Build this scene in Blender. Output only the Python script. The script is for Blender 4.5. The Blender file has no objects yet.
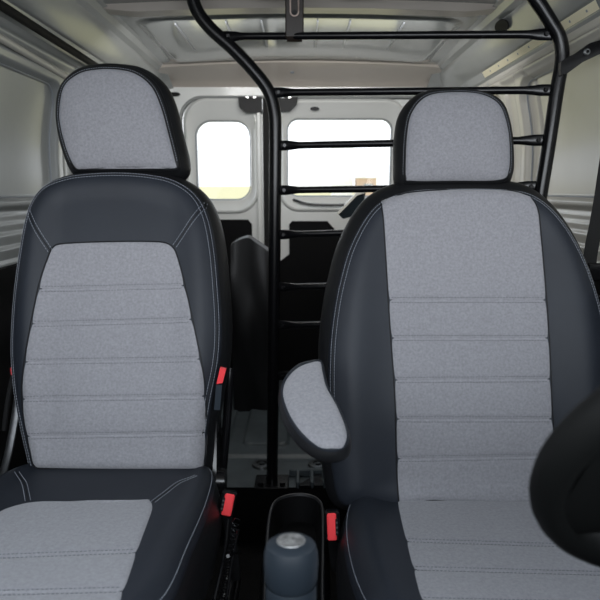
import bpy, math, random
import numpy as np
from mathutils import Vector
random.seed(4); rng = np.random.default_rng(4)
SC = bpy.context.scene; COL = SC.collection
# ------------------------------------------------------------------ camera (metres; Z=0 is the cargo floor)
CAM = np.array((0.0, 0.0, 0.95)); PITCH = math.radians(11.0); FPX = 570.0
Fv = np.array((0, math.cos(PITCH), -math.sin(PITCH))); Uv = np.array((0, math.sin(PITCH), math.cos(PITCH))); Rv = np.array((1.0, 0, 0))
def ray(px, py): return Fv + Rv*(px-300)/FPX - Uv*(py-300)/FPX
def atY(px, py, Y): d = ray(px, py); return CAM + d*(Y/d[1])
def atZ(px, py, Z): d = ray(px, py); return CAM + d*((Z-CAM[2])/d[2])
cd = bpy.data.cameras.new('camera'); cam = bpy.data.objects.new('camera', cd); COL.objects.link(cam)
cam.location = CAM; cam.rotation_euler = (math.pi/2-PITCH, 0, 0)
cd.sensor_width = 36; cd.lens = 36*FPX/600; cd.clip_start = .01; cd.clip_end = 500
cd.dof.use_dof = True; cd.dof.focus_distance = 1.28; cd.dof.aperture_fstop = 5.6
SC.camera = cam
# ------------------------------------------------------------------ materials
def mat(name, col, rough=.5, metal=0, bump=None, var=0, vscale=20, coat=0, sheen=0, spec=.5, emit=None):
    m = bpy.data.materials.new(name); m.use_nodes = True; nt = m.node_tree; b = nt.nodes['Principled BSDF']
    b.inputs['Base Color'].default_value = (*col, 1); b.inputs['Roughness'].default_value = rough
    b.inputs['Metallic'].default_value = metal; b.inputs['Coat Weight'].default_value = coat
    b.inputs['Coat Roughness'].default_value = .12
    b.inputs['Sheen Weight'].default_value = sheen; b.inputs['Specular IOR Level'].default_value = spec
    tc = nt.nodes.new('ShaderNodeTexCoord')
    if var:
        n = nt.nodes.new('ShaderNodeTexNoise'); n.inputs['Scale'].default_value = vscale; n.inputs['Detail'].default_value = 6
        n.inputs['Roughness'].default_value = .65
        r = nt.nodes.new('ShaderNodeValToRGB')
        r.color_ramp.elements[0].position = .3; r.color_ramp.elements[1].position = .7
        r.color_ramp.elements[0].color = (*[c*(1-var) for c in col], 1); r.color_ramp.elements[1].color = (*[min(1, c*(1+var)) for c in col], 1)
        nt.links.new(tc.outputs['Object'], n.inputs['Vector']); nt.links.new(n.outputs['Fac'], r.inputs['Fac'])
        nt.links.new(r.outputs['Color'], b.inputs['Base Color'])
    if bump:
        kind, sc, st, dist = bump
        t = nt.nodes.new('ShaderNodeTexVoronoi' if kind == 'v' else 'ShaderNodeTexNoise'); t.inputs['Scale'].default_value = sc
        bp = nt.nodes.new('ShaderNodeBump'); bp.inputs['Strength'].default_value = st; bp.inputs['Distance'].default_value = dist
        nt.links.new(tc.outputs['Object'], t.inputs['Vector']); nt.links.new(t.outputs[0], bp.inputs['Height'])
        nt.links.new(bp.outputs['Normal'], b.inputs['Normal'])
    if emit:
        b.inputs['Emission Color'].default_value = (*emit[:3], 1); b.inputs['Emission Strength'].default_value = emit[3]
    return m
M = dict(
 suede=mat('grey_suede', (.300, .299, .322), .95, bump=('n', 900, .5, .001), var=.17, vscale=190, sheen=.3, spec=.2),
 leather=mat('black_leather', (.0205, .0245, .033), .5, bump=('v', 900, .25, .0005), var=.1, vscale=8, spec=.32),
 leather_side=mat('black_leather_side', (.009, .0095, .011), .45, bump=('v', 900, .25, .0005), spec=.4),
 thread=mat('grey_thread', (.27, .29, .33), .8),
 thread_dark=mat('dark_grey_thread', (.17, .175, .195), .9),
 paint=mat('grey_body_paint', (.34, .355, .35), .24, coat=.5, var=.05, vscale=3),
 paint_roof=mat('grey_roof_paint', (.27, .29, .29), .10, coat=.8, var=.04, vscale=3),
 paint_warm_bounce=mat('grey_paint_warm_bounce', (.52, .47, .42), .35, coat=.2, var=.04, vscale=3),  # grey paint with warm bounced light put into its colour
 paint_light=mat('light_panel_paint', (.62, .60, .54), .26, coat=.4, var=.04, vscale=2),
 paint_door=mat('white_door_paint', (.76, .77, .75), .25, coat=.4),
 strip=mat('lit_rail_strip', (.95, .88, .66), .4),  # light falling on the rail, put into a pale colour
 tube=mat('black_powder_coat', (.005, .005, .006), .26, coat=.15, spec=.35),
 black=mat('black_plastic', (.008, .008, .009), .5, spec=.3),
 trim=mat('black_trim_board', (.004, .004, .0045), .7, spec=.15),
 blackgloss=mat('black_gloss_plastic', (.006, .006, .007), .2),
 rubber=mat('black_rubber', (.010, .010, .010), .7, spec=.3),
 floor=mat('dark_floor', (.055, .068, .075), .45, var=.25, vscale=12, bump=('n', 60, .1, .002)),
 cabfloor=mat('cab_floor', (.008, .008, .009), .8, spec=.2, var=.3, vscale=30),
 red=mat('red_plastic', (.90, .06, .07), .4, emit=(.9, .05, .06, .05)),  # red plastic brightened by a slight added glow
 chrome=mat('chrome', (.7, .7, .7), .15, metal=1),
 steel=mat('steel', (.35, .36, .37), .35, metal=1, var=.2, vscale=60),
 webbing=mat('black_webbing', (.012, .012, .013), .75, bump=('n', 900, .3, .0005)),
 knob=mat('blue_grey_plastic', (.020, .028, .038), .45),
 wheel=mat('wheel_black', (.0045, .005, .005), .6, spec=.25),
 grass=mat('field', (.68, .58, .32), .95, var=.03, vscale=.3),
 bldg=mat('pale_wall', (.9, .9, .88), .8), bldg_red=mat('brick', (.62, .46, .35), .8), bldg_dark=mat('window_dark', (.3, .32, .35), .4),
)
def glass():
    m = bpy.data.materials.new('window_glass'); m.use_nodes = True; nt = m.node_tree
    for n in list(nt.nodes): nt.nodes.remove(n)
    o = nt.nodes.new('ShaderNodeOutputMaterial'); mx = nt.nodes.new('ShaderNodeMixShader')
    t = nt.nodes.new('ShaderNodeBsdfTransparent'); g = nt.nodes.new('ShaderNodeBsdfGlossy')
    t.inputs[0].default_value = (.95, .97, .97, 1); g.inputs['Roughness'].default_value = .02
    f = nt.nodes.new('ShaderNodeFresnel'); f.inputs[0].default_value = 1.45
    nt.links.new(f.outputs[0], mx.inputs[0]); nt.links.new(t.outputs[0], mx.inputs[1]); nt.links.new(g.outputs[0], mx.inputs[2])
    nt.links.new(mx.outputs[0], o.inputs[0]); return m
M['glass'] = glass()
# ------------------------------------------------------------------ mesh helpers
class MB:
    def __init__(s): s.v = []; s.f = []; s.m = []
    def add(s, V, F, mi=0):
        o = len(s.v); s.v += [tuple(map(float, p)) for p in V]; s.f += [tuple(i+o for i in f) for f in F]; s.m += [mi]*len(F); return s
    def box(s, c, h, R=None, bev=.0, mi=0):
        """bevelled box: centre, half sizes, rotation matrix columns"""
        h = np.array(h, float); b = min(bev, min(h)*.95)
        if b <= 0:
            V = [(x*h[0], y*h[1], z*h[2]) for x in (-1, 1) for y in (-1, 1) for z in (-1, 1)]
            F = [(0,1,3,2), (4,6,7,5), (0,4,5,1), (2,3,7,6), (0,2,6,4), (1,5,7,3)]
        else:
            V = []; idx = {}
            for x in (-1, 1):
                for y in (-1, 1):
                    for z in (-1, 1):
                        for a in range(3):
                            p = [x*(h[0]-b), y*(h[1]-b), z*(h[2]-b)]; p[a] = (x, y, z)[a]*h[a]
                            idx[(x, y, z, a)] = len(V); V.append(p)
            F = []
            for a in range(3):
                o1, o2 = [i for i in range(3) if i != a]
                for sg in (-1, 1):
                    q = []
                    for (s1, s2) in ((-1, -1), (1, -1), (1, 1), (-1, 1)):
                        k = [0, 0, 0]; k[a] = sg; k[o1] = s1; k[o2] = s2; q.append(idx[(*k, a)])
                    F.append(tuple(q))
            for a in range(3):          # edges along axis a
                o1, o2 = [i for i in range(3) if i != a]
                for s1 in (-1, 1):
                    for s2 in (-1, 1):
                        q = []
                        for (sa, w) in ((-1, o1), (1, o1), (1, o2), (-1, o2)):
                            k = [0, 0, 0]; k[a] = sa; k[o1] = s1; k[o2] = s2; q.append(idx[(*k, w)])
                        F.append(tuple(q))
            for x in (-1, 1):
                for y in (-1, 1):
                    for z in (-1, 1): F.append(tuple(idx[(x, y, z, a)] for a in range(3)))
        V = np.array(V, float)
        if R is not None: V = V @ np.array(R, float)      # rows of R = axes
        return s.add(V+np.array(c), F, mi)
    def tube(s, P, r, n=12, flat=None, mi=0, cap=True):
        P = np.array(P, float); N = len(P); r = np.broadcast_to(np.array(r, float), (N,))
        T = np.gradient(P, axis=0); T /= np.linalg.norm(T, axis=1)[:, None]
        up = np.array((0, 0, 1.0)); 
        if abs(T[0] @ up) > .9: up = np.array((0, 1.0, 0))
        a = np.cross(T[0], up); a /= np.linalg.norm(a); V = []
        for i in range(N):
            a = a - T[i]*(a @ T[i]); a /= np.linalg.norm(a); b = np.cross(T[i], a)
            fl = (1, 1) if flat is None else flat[i]
            for k in range(n):
                t = 2*math.pi*k/n; V.append(P[i]+r[i]*(a*math.cos(t)*fl[0]+b*math.sin(t)*fl[1]))
        F = [(i*n+k, i*n+(k+1) % n, (i+1)*n+(k+1) % n, (i+1)*n+k) for i in range(N-1) for k in range(n)]
        if cap: F += [tuple(range(n)), tuple((N-1)*n+k for k in range(n-1, -1, -1))]
        return s.add(V, F, mi)
    def lathe(s, prof, c, ax=(0, 0, 1), n=32, mi=0):
        ax = np.array(ax, float); ax /= np.linalg.norm(ax); u = np.array((1.0, 0, 0)) if abs(ax[0]) < .9 else np.array((0, 1.0, 0))
        a = np.cross(ax, u); a /= np.linalg.norm(a); b = np.cross(ax, a); V = []
        for (r, z) in prof:
            for k in range(n):
                t = 2*math.pi*k/n; V.append(np.array(c)+ax*z+r*(a*math.cos(t)+b*math.sin(t)))
        F = [(i*n+k, i*n+(k+1) % n, (i+1)*n+(k+1) % n, (i+1)*n+k) for i in range(len(prof)-1) for k in range(n)]
        return s.add(V, F, mi)
    def prism(s, pts, d, mi=0, bev=0):
        """closed polygon pts (3D, planar) extruded along vector d"""
        P = np.array(pts, float); n = len(P); V = list(P)+list(P+np.array(d))
        F = [tuple(range(n)), tuple(range(2*n-1, n-1, -1))]+[(i, (i+1) % n, n+(i+1) % n, n+i) for i in range(n)]
        return s.add(V, F, mi)
    def grid(s, G, mi=0, closed=False):
        G = np.array(G, float); a, b = G.shape[:2]
        F = [(i*b+j, i*b+(j+1) % b, (i+1)*b+(j+1) % b, (i+1)*b+j) for i in range(a-1) for j in range(b if closed else b-1)]
        return s.add(G.reshape(-1, 3), F, mi)
    def build(s, name, m, parent=None, smooth=35, recalc=True):
        me = bpy.data.meshes.new(name); V = np.array(s.v)
        if parent is None: off = np.array(((V[:, 0].min()+V[:, 0].max())/2, (V[:, 1].min()+V[:, 1].max())/2, V[:, 2].min()))
        else:
            p = parent; off = np.zeros(3)
            while p is not None: off = off+np.array(p.location); p = p.parent
        me.from_pydata([tuple(p) for p in V-off], [], s.f); me.validate()
        ms = m if isinstance(m, (list, tuple)) else [m]
        for q in ms: me.materials.append(M[q] if isinstance(q, str) else q)
        if len(me.polygons) == len(s.m): me.polygons.foreach_set('material_index', s.m)
        if recalc:
            import bmesh
            bm = bmesh.new(); bm.from_mesh(me); bmesh.ops.recalc_face_normals(bm, faces=bm.faces); bm.to_mesh(me); bm.free()
        if smooth:
            me.shade_smooth()
            try: me.set_sharp_from_angle(angle=math.radians(smooth))
            except Exception: pass
        o = bpy.data.objects.new(name, me); COL.objects.link(o)
        if parent is None: o.location = off
        else: o.parent = parent
        return o
def tag(o, label=None, cat=None, group=None, kind=None):
    if label: o['label'] = label
    if cat: o['category'] = cat
    if group: o['group'] = group
    if kind: o['kind'] = kind
    return o
def thing(name, loc, label, cat, group=None):
    o = bpy.data.objects.new(name, None); COL.objects.link(o); o.location = loc; o.empty_display_size = .05
    return tag(o, label, cat, group)
def struct(o): o['kind'] = 'structure'; return o
def crom(P, n=8, closed=False):
    P = np.array(P, float); N = len(P); out = []
    rngi = range(N if closed else N-1)
    for i in rngi:
        p1, p2 = P[i], P[(i+1) % N]
        p0 = P[(i-1) % N] if closed or i > 0 else 2*p1-p2
        p3 = P[(i+2) % N] if closed or i+2 < N else 2*p2-p1
        for k in range(n):
            t = k/n; out.append(.5*((2*p1)+(p2-p0)*t+(2*p0-5*p1+4*p2-p3)*t*t+(3*p1-p0-3*p2+p3)*t**3))
    if not closed: out.append(P[-1])
    return np.array(out)
def resample(P, n, closed=True):
    P = np.array(P, float); Q = np.vstack([P, P[:1]]) if closed else P
    L = np.concatenate([[0], np.cumsum(np.linalg.norm(np.diff(Q, axis=0), axis=1))])
    t = np.linspace(0, L[-1], n, endpoint=not closed)
    return np.stack([np.interp(t, L, Q[:, k]) for k in range(Q.shape[1])], 1)
def sstep(a, b, x): t = np.clip((np.asarray(x, float)-a)/(b-a), 0, 1); return t*t*(3-2*t)
# ------------------------------------------------------------------ upholstered cushions: a plane frame + a height field
class Frame:
    def __init__(s, O, V, W): s.O = np.array(O, float); s.U = np.array((1.0, 0, 0)); s.V = np.array(V, float); s.W = np.array(W, float)
    def P(s, u, v, w=0):
        u = np.asarray(u, float)[..., None]; v = np.asarray(v, float)[..., None]; w = np.asarray(w, float)[..., None]
        return s.O+u*s.U+v*s.V+w*s.W
    def uv(s, px, py, w=0):
        d = ray(px, py); o = s.O+s.W*w; t = ((o-CAM) @ s.W)/(d @ s.W); q = CAM+d*t-s.O; return np.array((q @ s.U, q @ s.V))
def frame_back(O, deg):
    a = math.radians(deg); return Frame(O, (0, math.sin(a), math.cos(a)), (0, -math.cos(a), math.sin(a)))
def frame_flat(O, deg):
    a = math.radians(deg); return Frame(O, (0, math.cos(a), -math.sin(a)), (0, math.sin(a), math.cos(a)))
def dist_poly(u, v, C):
    u = np.asarray(u, float); v = np.asarray(v, float); sh = u.shape; p = np.stack([u.ravel(), v.ravel()], 1)
    A = C; B = np.roll(C, -1, 0); best = np.full(len(p), 1e9)
    for i in range(len(A)):
        ab = B[i]-A[i]; t = np.clip(((p-A[i]) @ ab)/(ab @ ab+1e-12), 0, 1); q = p-A[i]-t[:, None]*ab
        best = np.minimum(best, (q*q).sum(1))
    return np.sqrt(best).reshape(sh)
class Pad:
    """soft pad: outline C in (u,v), edge radius R, dome height h, depth D behind the seam, extra(u,v)"""
    def __init__(s, fr, C, R, h, D, extra=None, bulge=.012, back_in=.02):
        s.fr = fr; s.C = C; s.R = R; s.h = h; s.D = D; s.extra = extra; s.bulge = bulge; s.back_in = back_in; s.ktop = 0
        s.c = C.mean(0)
    def H(s, u, v):
        d = dist_poly(u, v, s.C); x = np.clip(d/s.R, 0, 1)
        w = s.h*np.sqrt(np.clip(1-(1-x)**2, 0, 1))
        if s.extra is not None: w = w+s.extra(np.asarray(u, float), np.asarray(v, float))*sstep(0, s.R*1.6, d)
        return w
    def uvpix(s, px, py, lift=0):
        w = 0
        for _ in range(6): q = s.fr.uv(px, py, w); w = float(s.H(q[0], q[1]))+lift
        return q
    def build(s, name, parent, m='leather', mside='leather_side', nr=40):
        n = len(s.C); mb = MB(); k = np.linspace(0, 1, nr); rr = 1-(1-k)**2.2; rr[0] = .02
        G = []
        for r in rr:
            q = s.c+(s.C-s.c)*r; G.append(q)
        G = np.array(G); w = s.H(G[..., 0], G[..., 1]); w[-1] = 0
        mb.grid(s.fr.P(G[..., 0], G[..., 1], w), closed=True)
        mb.f.append(tuple(range(n))); mb.m.append(0)
        # side and back
        Cn = s.C; T = np.roll(Cn, -1, 0)-np.roll(Cn, 1, 0); T /= np.linalg.norm(T, axis=1)[:, None]
        Nn = np.stack([T[:, 1], -T[:, 0]], 1)
        if ((Cn-s.c)*Nn).sum() < 0: Nn = -Nn
        S = []
        for t in np.linspace(0, 1, 14):
            o = s.bulge*math.sin(math.pi*min(1, t*1.15))**.8 if t < .87 else 0
            o = s.bulge*(math.sin(math.pi*t)**.7)-s.back_in*sstep(.55, 1, t)
            q = Cn+Nn*(float(o)*(1+s.ktop*np.clip(Nn[:, 1:2], 0, 1))); S.append(s.fr.P(q[:, 0], q[:, 1], np.full(n, -s.D*t-.001*(t > 0))))
        for j in (.5, .02):
            q = s.c+(Cn-Nn*s.back_in-s.c)*j; S.append(s.fr.P(q[:, 0], q[:, 1], np.full(n, -s.D-.01*(1-j))))
        mb.grid(np.array(S), mi=1, closed=True); 
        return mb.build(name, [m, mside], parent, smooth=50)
    def insert(s, name, parent, poly, grooves, m='suede', lift=.0035, step=.0017, ncol=90):
        """poly: (u,v) outline; grooves: list of (vL, vR) at the left and right edge of the poly"""
        vmin, vmax = poly[:, 1].min(), poly[:, 1].max(); L = vmax-vmin
        t = np.linspace(0, 1, int(L/step)+2); e = np.array([.0002, .0006, .0012, .002, .003, .005])/L*2
        t = np.unique(np.concatenate([t, e*.5, 1-e*.5])); vs = vmin+1e-5+(L-2e-5)*t
        A = poly; B = np.roll(poly, -1, 0); rows = []
        cs = np.linspace(0, 1, ncol); cs = .5-.5*np.cos(cs*math.pi)*1.0; cs = .5*cs+.5*np.linspace(0, 1, ncol)
        for v in vs:
            msk = ((A[:, 1] <= v) & (B[:, 1] > v)) | ((B[:, 1] <= v) & (A[:, 1] > v))
            a, b = A[msk], B[msk]
            us = a[:, 0]+(b[:, 0]-a[:, 0])*(v-a[:, 1])/(b[:, 1]-a[:, 1])
            if len(us) < 2: continue
            rows.append(np.stack([us.min()+(us.max()-us.min())*cs, np.full(ncol, v)], 1))
        G = np.array(rows); u, v = G[..., 0], G[..., 1]
        db = dist_poly(u, v, poly[::2]); w = s.H(u, v)+lift*(1-np.exp(-db/.004))-.0012+.0008
        u0, u1 = poly[:, 0].min(), poly[:, 0].max()
        for (a, b) in grooves:
            vg = a+(b-a)*(u-u0)/(u1-u0); dv = v-vg
            w -= .0017*np.exp(-(dv/.0019)**2)*sstep(0, .006, db)
            w -= .0006*np.exp(-((np.abs(dv)-.0058)/.0022)**2)*sstep(0, .006, db)
            w -= .0010*np.exp(-(dv/.014)**2)
        s.iw = (poly, lift)
        return MB().grid(s.fr.P(u, v, w)).build(name, m, parent, smooth=80)
    def dashes(s, mb, line, lift=.0006, L=.0046, pitch=.0062, r=.00062, mi=0):
        line = np.array(line, float); d = np.linalg.norm(np.diff(line, axis=0), axis=1).sum(); n = max(2, int(d/pitch))
        Q = resample(line, n*2+1, closed=False); 
        W = s.H(Q[:, 0], Q[:, 1])+lift
        PP = s.fr.P(Q[:, 0], Q[:, 1], W)
        for i in range(0, len(PP)-1, 2):
            c = (PP[i]+PP[i+1])/2; t = PP[i+1]-PP[i]; l = np.linalg.norm(t)
            if l < 1e-6: continue
            t = t/l; b = np.cross(s.fr.W, t); b /= np.linalg.norm(b); nn = np.cross(t, b)
            mb.box(c, (L/2, r, r), R=(t, b, nn), bev=r*.6, mi=mi)
        return mb
def offset_line(line, o):
    line = np.array(line, float); T = np.gradient(line, axis=0); T /= np.linalg.norm(T, axis=1)[:, None]+1e-9
    return line+np.stack([-T[:, 1], T[:, 0]], 1)*o
def inset(C, d):
    T = np.roll(C, -1, 0)-np.roll(C, 1, 0); T /= np.linalg.norm(T, axis=1)[:, None]; N = np.stack([T[:, 1], -T[:, 0]], 1)
    if ((C-C.mean(0))*N).sum() < 0: N = -N
    return C-N*d
def pxpoly(fr_or_pad, pts, n=6):
    f = fr_or_pad.uvpix if isinstance(fr_or_pad, Pad) else fr_or_pad.uv
    return np.array([f(*p) for p in pts])
def seam_curve(mb, pad, line, r=.0011, lift=-.0004, mi=0):
    Q = resample(np.array(line, float), 60, closed=False)
    return mb.tube(pad.fr.P(Q[:, 0], Q[:, 1], pad.H(Q[:, 0], Q[:, 1])+lift), r, n=6, mi=mi)
def inside_runs(C, keep):
    """split closed loop into runs where keep is True"""
    k = np.array(keep); n = len(C)
    if k.all(): return [np.vstack([C, C[:1]])]
    s0 = int(np.where(~k)[0][0]); idx = [(s0+i) % n for i in range(n)]; runs = []; cur = []
    for i in idx:
        if k[i]: cur.append(C[i])
        elif cur: runs.append(np.array(cur)); cur = []
    if cur: runs.append(np.array(cur))
    return [r for r in runs if len(r) > 3]

def make_seat(root, cfg):
    # ---- cushion
    fc = frame_flat((cfg['cx'], 1.15, cfg.get('cz', .335)), cfg.get('tilt', 7))
    C = np.array(cfg['cushion']); C = resample(crom(C, 8, True), 170)
    W = cfg['cush_half']
    ex = lambda u, v: .020*sstep(.62, .92, np.abs(u)/W)-.004
    cp = Pad(fc, C, .035, .030, .13, ex, bulge=.014, back_in=.0)
    cu = cp.build('seat_cushion', root, nr=44)
    poly = resample(crom(cp_poly(cp, cfg['cush_insert']), 6, True), 360)
    gr = [(cp.uvpix(*a)[1], cp.uvpix(*b)[1]) for a, b in cfg['cush_grooves']]
    gr += cfg.get('cush_grooves_uv', [])
    cp.insert('cushion_insert', cu, poly, gr)
    tag(bpy.data.objects[cu.children[0].name], 'grey suede centre panel')
    st = MB(); ci = inset(C, .006)
    cp.dashes(st, np.vstack([ci, ci[:1]]), lift=.0005)
    for ln in cfg['cush_seams']:
        q = crom([cp.uvpix(*p) for p in ln], 8)
        for o in (-.0045, .0045): cp.dashes(st, offset_line(q, o), lift=.0005)
        seam_curve(st, cp, q, mi=1)
    st.build('stitching', ['thread', 'black'], cu, smooth=0)
    stitch_grooves(cu, cp, poly, gr)
    # ---- backrest
    fb = frame_back((cfg['cx'], 1.135, .325), cfg['recline'])
    O = pxpoly(fb, cfg['back']); Cb = resample(crom(O, 8, True), 220)
    um = Cb[:, 0].mean(); hw = (Cb[:, 0].max()-Cb[:, 0].min())/2
    ex = lambda u, v: .022*sstep(.5, .88, np.abs(u-um)/hw)-.010+.012*np.exp(-((v-.16)/.10)**2)*(1-sstep(.3, .8, np.abs(u-um)/hw))
    bp = Pad(fb, Cb, .045, .030, .115, ex, bulge=cfg.get('bulge', .016), back_in=.012)
    bp.ktop = cfg.get('ktop', .4); bk = bp.build('backrest', root, nr=48)
    poly = resample(crom(cp_poly(bp, cfg['back_insert']), 6, True), 420)
    gr = [(bp.uvpix(*a)[1], bp.uvpix(*b)[1]) for a, b in cfg['back_grooves']]
    ins = bp.insert('backrest_insert', bk, poly, gr); tag(ins, 'grey suede centre panel with stitched channels')
    st = MB()
    for d in (.0045, .0125):
        ci = inset(Cb, d); kp = ~((ci[:, 1] < .04)); 
        for r in inside_runs(ci, kp): bp.dashes(st, r, lift=.0006)
    ci = inset(Cb, .0085)
    for r in inside_runs(ci, ci[:, 1] > .04): seam_curve(st, bp, r, r=.0010, mi=1)
    for ln in cfg['back_seams']:
        q = crom([bp.uvpix(*p) for p in ln], 8)
        for o in (-.0048, .0048): bp.dashes(st, offset_line(q, o), lift=.0006)
        seam_curve(st, bp, q, mi=1)
    e = inset(poly, -.0016); st.tube(bp.fr.P(np.append(e[:, 0], e[0, 0]), np.append(e[:, 1], e[0, 1]), bp.H(np.append(e[:, 0], e[0, 0]), np.append(e[:, 1], e[0, 1]))), .0013, n=6, mi=1)
    st.build('stitching', ['thread', 'black'], bk, smooth=0)
    stitch_grooves(bk, bp, poly, gr)
    # ---- headrest
    fh = frame_back(cfg['head_o'], cfg.get('head_recline', 10))
    O = pxpoly(fh, cfg['head']); Ch = resample(crom(O, 8, True), 170); hc = Ch.mean(0)
    ex = lambda u, v: .012*(1-((u-hc[0])/.14)**2-((v-hc[1])/.13)**2)
    hp = Pad(fh, Ch, .035, .016, .085, ex, bulge=.016, back_in=.016)
    hd = hp.build('headrest', root, nr=36, m='leather_side')
    ip = resample(crom(cp_poly(hp, cfg['head_insert']), 6, True), 360)
    i2 = hp.insert('headrest_insert', hd, ip, [], lift=.003, step=.003, ncol=60); tag(i2, 'grey suede front panel')
    st = MB(); ci = inset(ip, .0045); lo = ci[:, 1].min()
    for r in inside_runs(ci, ci[:, 1] > lo+.012): hp.dashes(st, r, lift=.0028, pitch=.0055, L=.004)
    ci = inset(ip, -.004)
    for r in inside_runs(ci, ci[:, 1] > lo+.012): hp.dashes(st, r, lift=.0002, pitch=.0055, L=.004, r=.0005)
    st.build('stitching', 'thread', hd, smooth=0)
    vb = Ch[:, 1].min()
    for sx in (-.065, .065):
        a = fh.P(hc[0]+sx, vb+.03, -.05); b = a-fb.V*.10
        MB().tube([a, (a+b)/2, b], .006, n=12).build('headrest_post', 'chrome', root)
    return bp, cp, fb, fc
def cp_poly(pad, pts): return np.array([pad.uvpix(*p) for p in pts])
def stitch_grooves(owner, pad, poly, gr):
    u0, u1 = poly[:, 0].min(), poly[:, 0].max(); A = poly; B = np.roll(poly, -1, 0)
    for (a, b) in gr:
        st = MB()
        for o in (-.0056, .0056):
            vm = (a+b)/2; msk = ((A[:, 1] <= vm) & (B[:, 1] > vm)) | ((B[:, 1] <= vm) & (A[:, 1] > vm))
            if msk.sum() < 2: continue
            us = A[msk][:, 0]; x0, x1 = us.min()+.006, us.max()-.006
            q = [(x, a+(b-a)*(x-u0)/(u1-u0)+o) for x in np.linspace(x0, x1, 12)]
            pad.dashes(st, q, lift=.0024, pitch=.0062, L=.0042, r=.0006)
        if st.v: st.build('channel_stitching', 'thread_dark', owner, smooth=0)
# ------------------------------------------------------------------ passenger seat (left in view)
cxL = -.395
left_cfg = dict(cx=cxL, recline=17, tilt=7, cush_half=.26,
  cushion=[(0, .03), (.10, .03), (.18, .02), (.208, -.015), (.220, -.08), (.225, -.20), (.222, -.34), (.216, -.48), (.17, -.55), (0, -.57),
           (-.17, -.55), (-.225, -.48), (-.24, -.34), (-.243, -.20), (-.238, -.08), (-.225, -.015), (-.195, .02), (-.10, .03)],
  cush_insert=[(145, 499.5), (150, 501), (152.5, 506), (151, 514), (140, 544), (128, 580), (121, 600), (114, 622), (100, 630), (0, 632), (-80, 630), (-78, 610), (-62, 590), (-33, 540), (-8, 517), (8, 508), (35, 502), (70, 501.5), (105, 503)],
  cush_grooves=[((-20, 560), (140, 552)), ((-40, 597), (125, 591))],
  cush_seams=[[(153, 502), (165, 493), (180, 482), (197, 475)], [(17, 472), (24, 483), (28, 501)]],
  back=[(120, 173), (150, 175), (176, 181), (197, 195), (209, 216), (216, 248), (220, 290), (222, 330), (220, 362), (213, 398), (208, 430), (206, 455), (203, 470), (190, 474), (120, 474), (45, 474), (32, 469), (27, 452), (21, 425), (15, 392), (12, 350), (14, 305), (19, 262), (26, 222), (34, 200), (48, 185), (70, 177), (92, 174)],
  back_insert=[(60, 244.5), (80, 243), (115, 242), (150, 242), (164, 243), (172, 247), (177, 257), (184, 283), (195, 333), (203, 374), (205.5, 406), (206, 440), (204, 462), (198, 468), (160, 469), (110, 469), (50, 468), (35, 466), (30, 450), (25, 425), (22.5, 400), (23.5, 372), (31, 326), (40, 283), (49, 256), (53, 248)],
  back_grooves=[((38, 289), (186, 285)), ((30, 324), (195, 319)), ((24, 362), (203, 359)), ((22, 399), (206, 396)), ((26, 436), (207, 432))],
  back_seams=[[(29, 211), (38, 232), (51, 252)], [(206, 203), (190, 223), (174, 247)]],
  head_o=(cxL, 1.345, .97), head_recline=8,
  head=[(118, 66), (138, 70), (156, 83), (166, 103), (174, 135), (180, 160), (178, 171), (165, 172), (125, 172), (85, 172), (74, 170), (66, 155), (59, 130), (57, 108), (61, 86), (76, 71), (95, 66)],
  head_insert=[(112, 69), (134, 73), (151, 86), (161, 107), (169, 136), (175, 160), (176, 168), (165, 168), (125, 167), (85, 169), (76, 168), (68, 154), (61, 130), (59, 110), (64, 86), (78, 74), (92, 70)],
)
seatL = thing('car_seat', (cxL, .95, .10), 'black leather front seat with tapered grey suede panel, no armrest, left in view', 'car seat')
bpL, cpL, fbL, fcL = make_seat(seatL, left_cfg)
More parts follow.
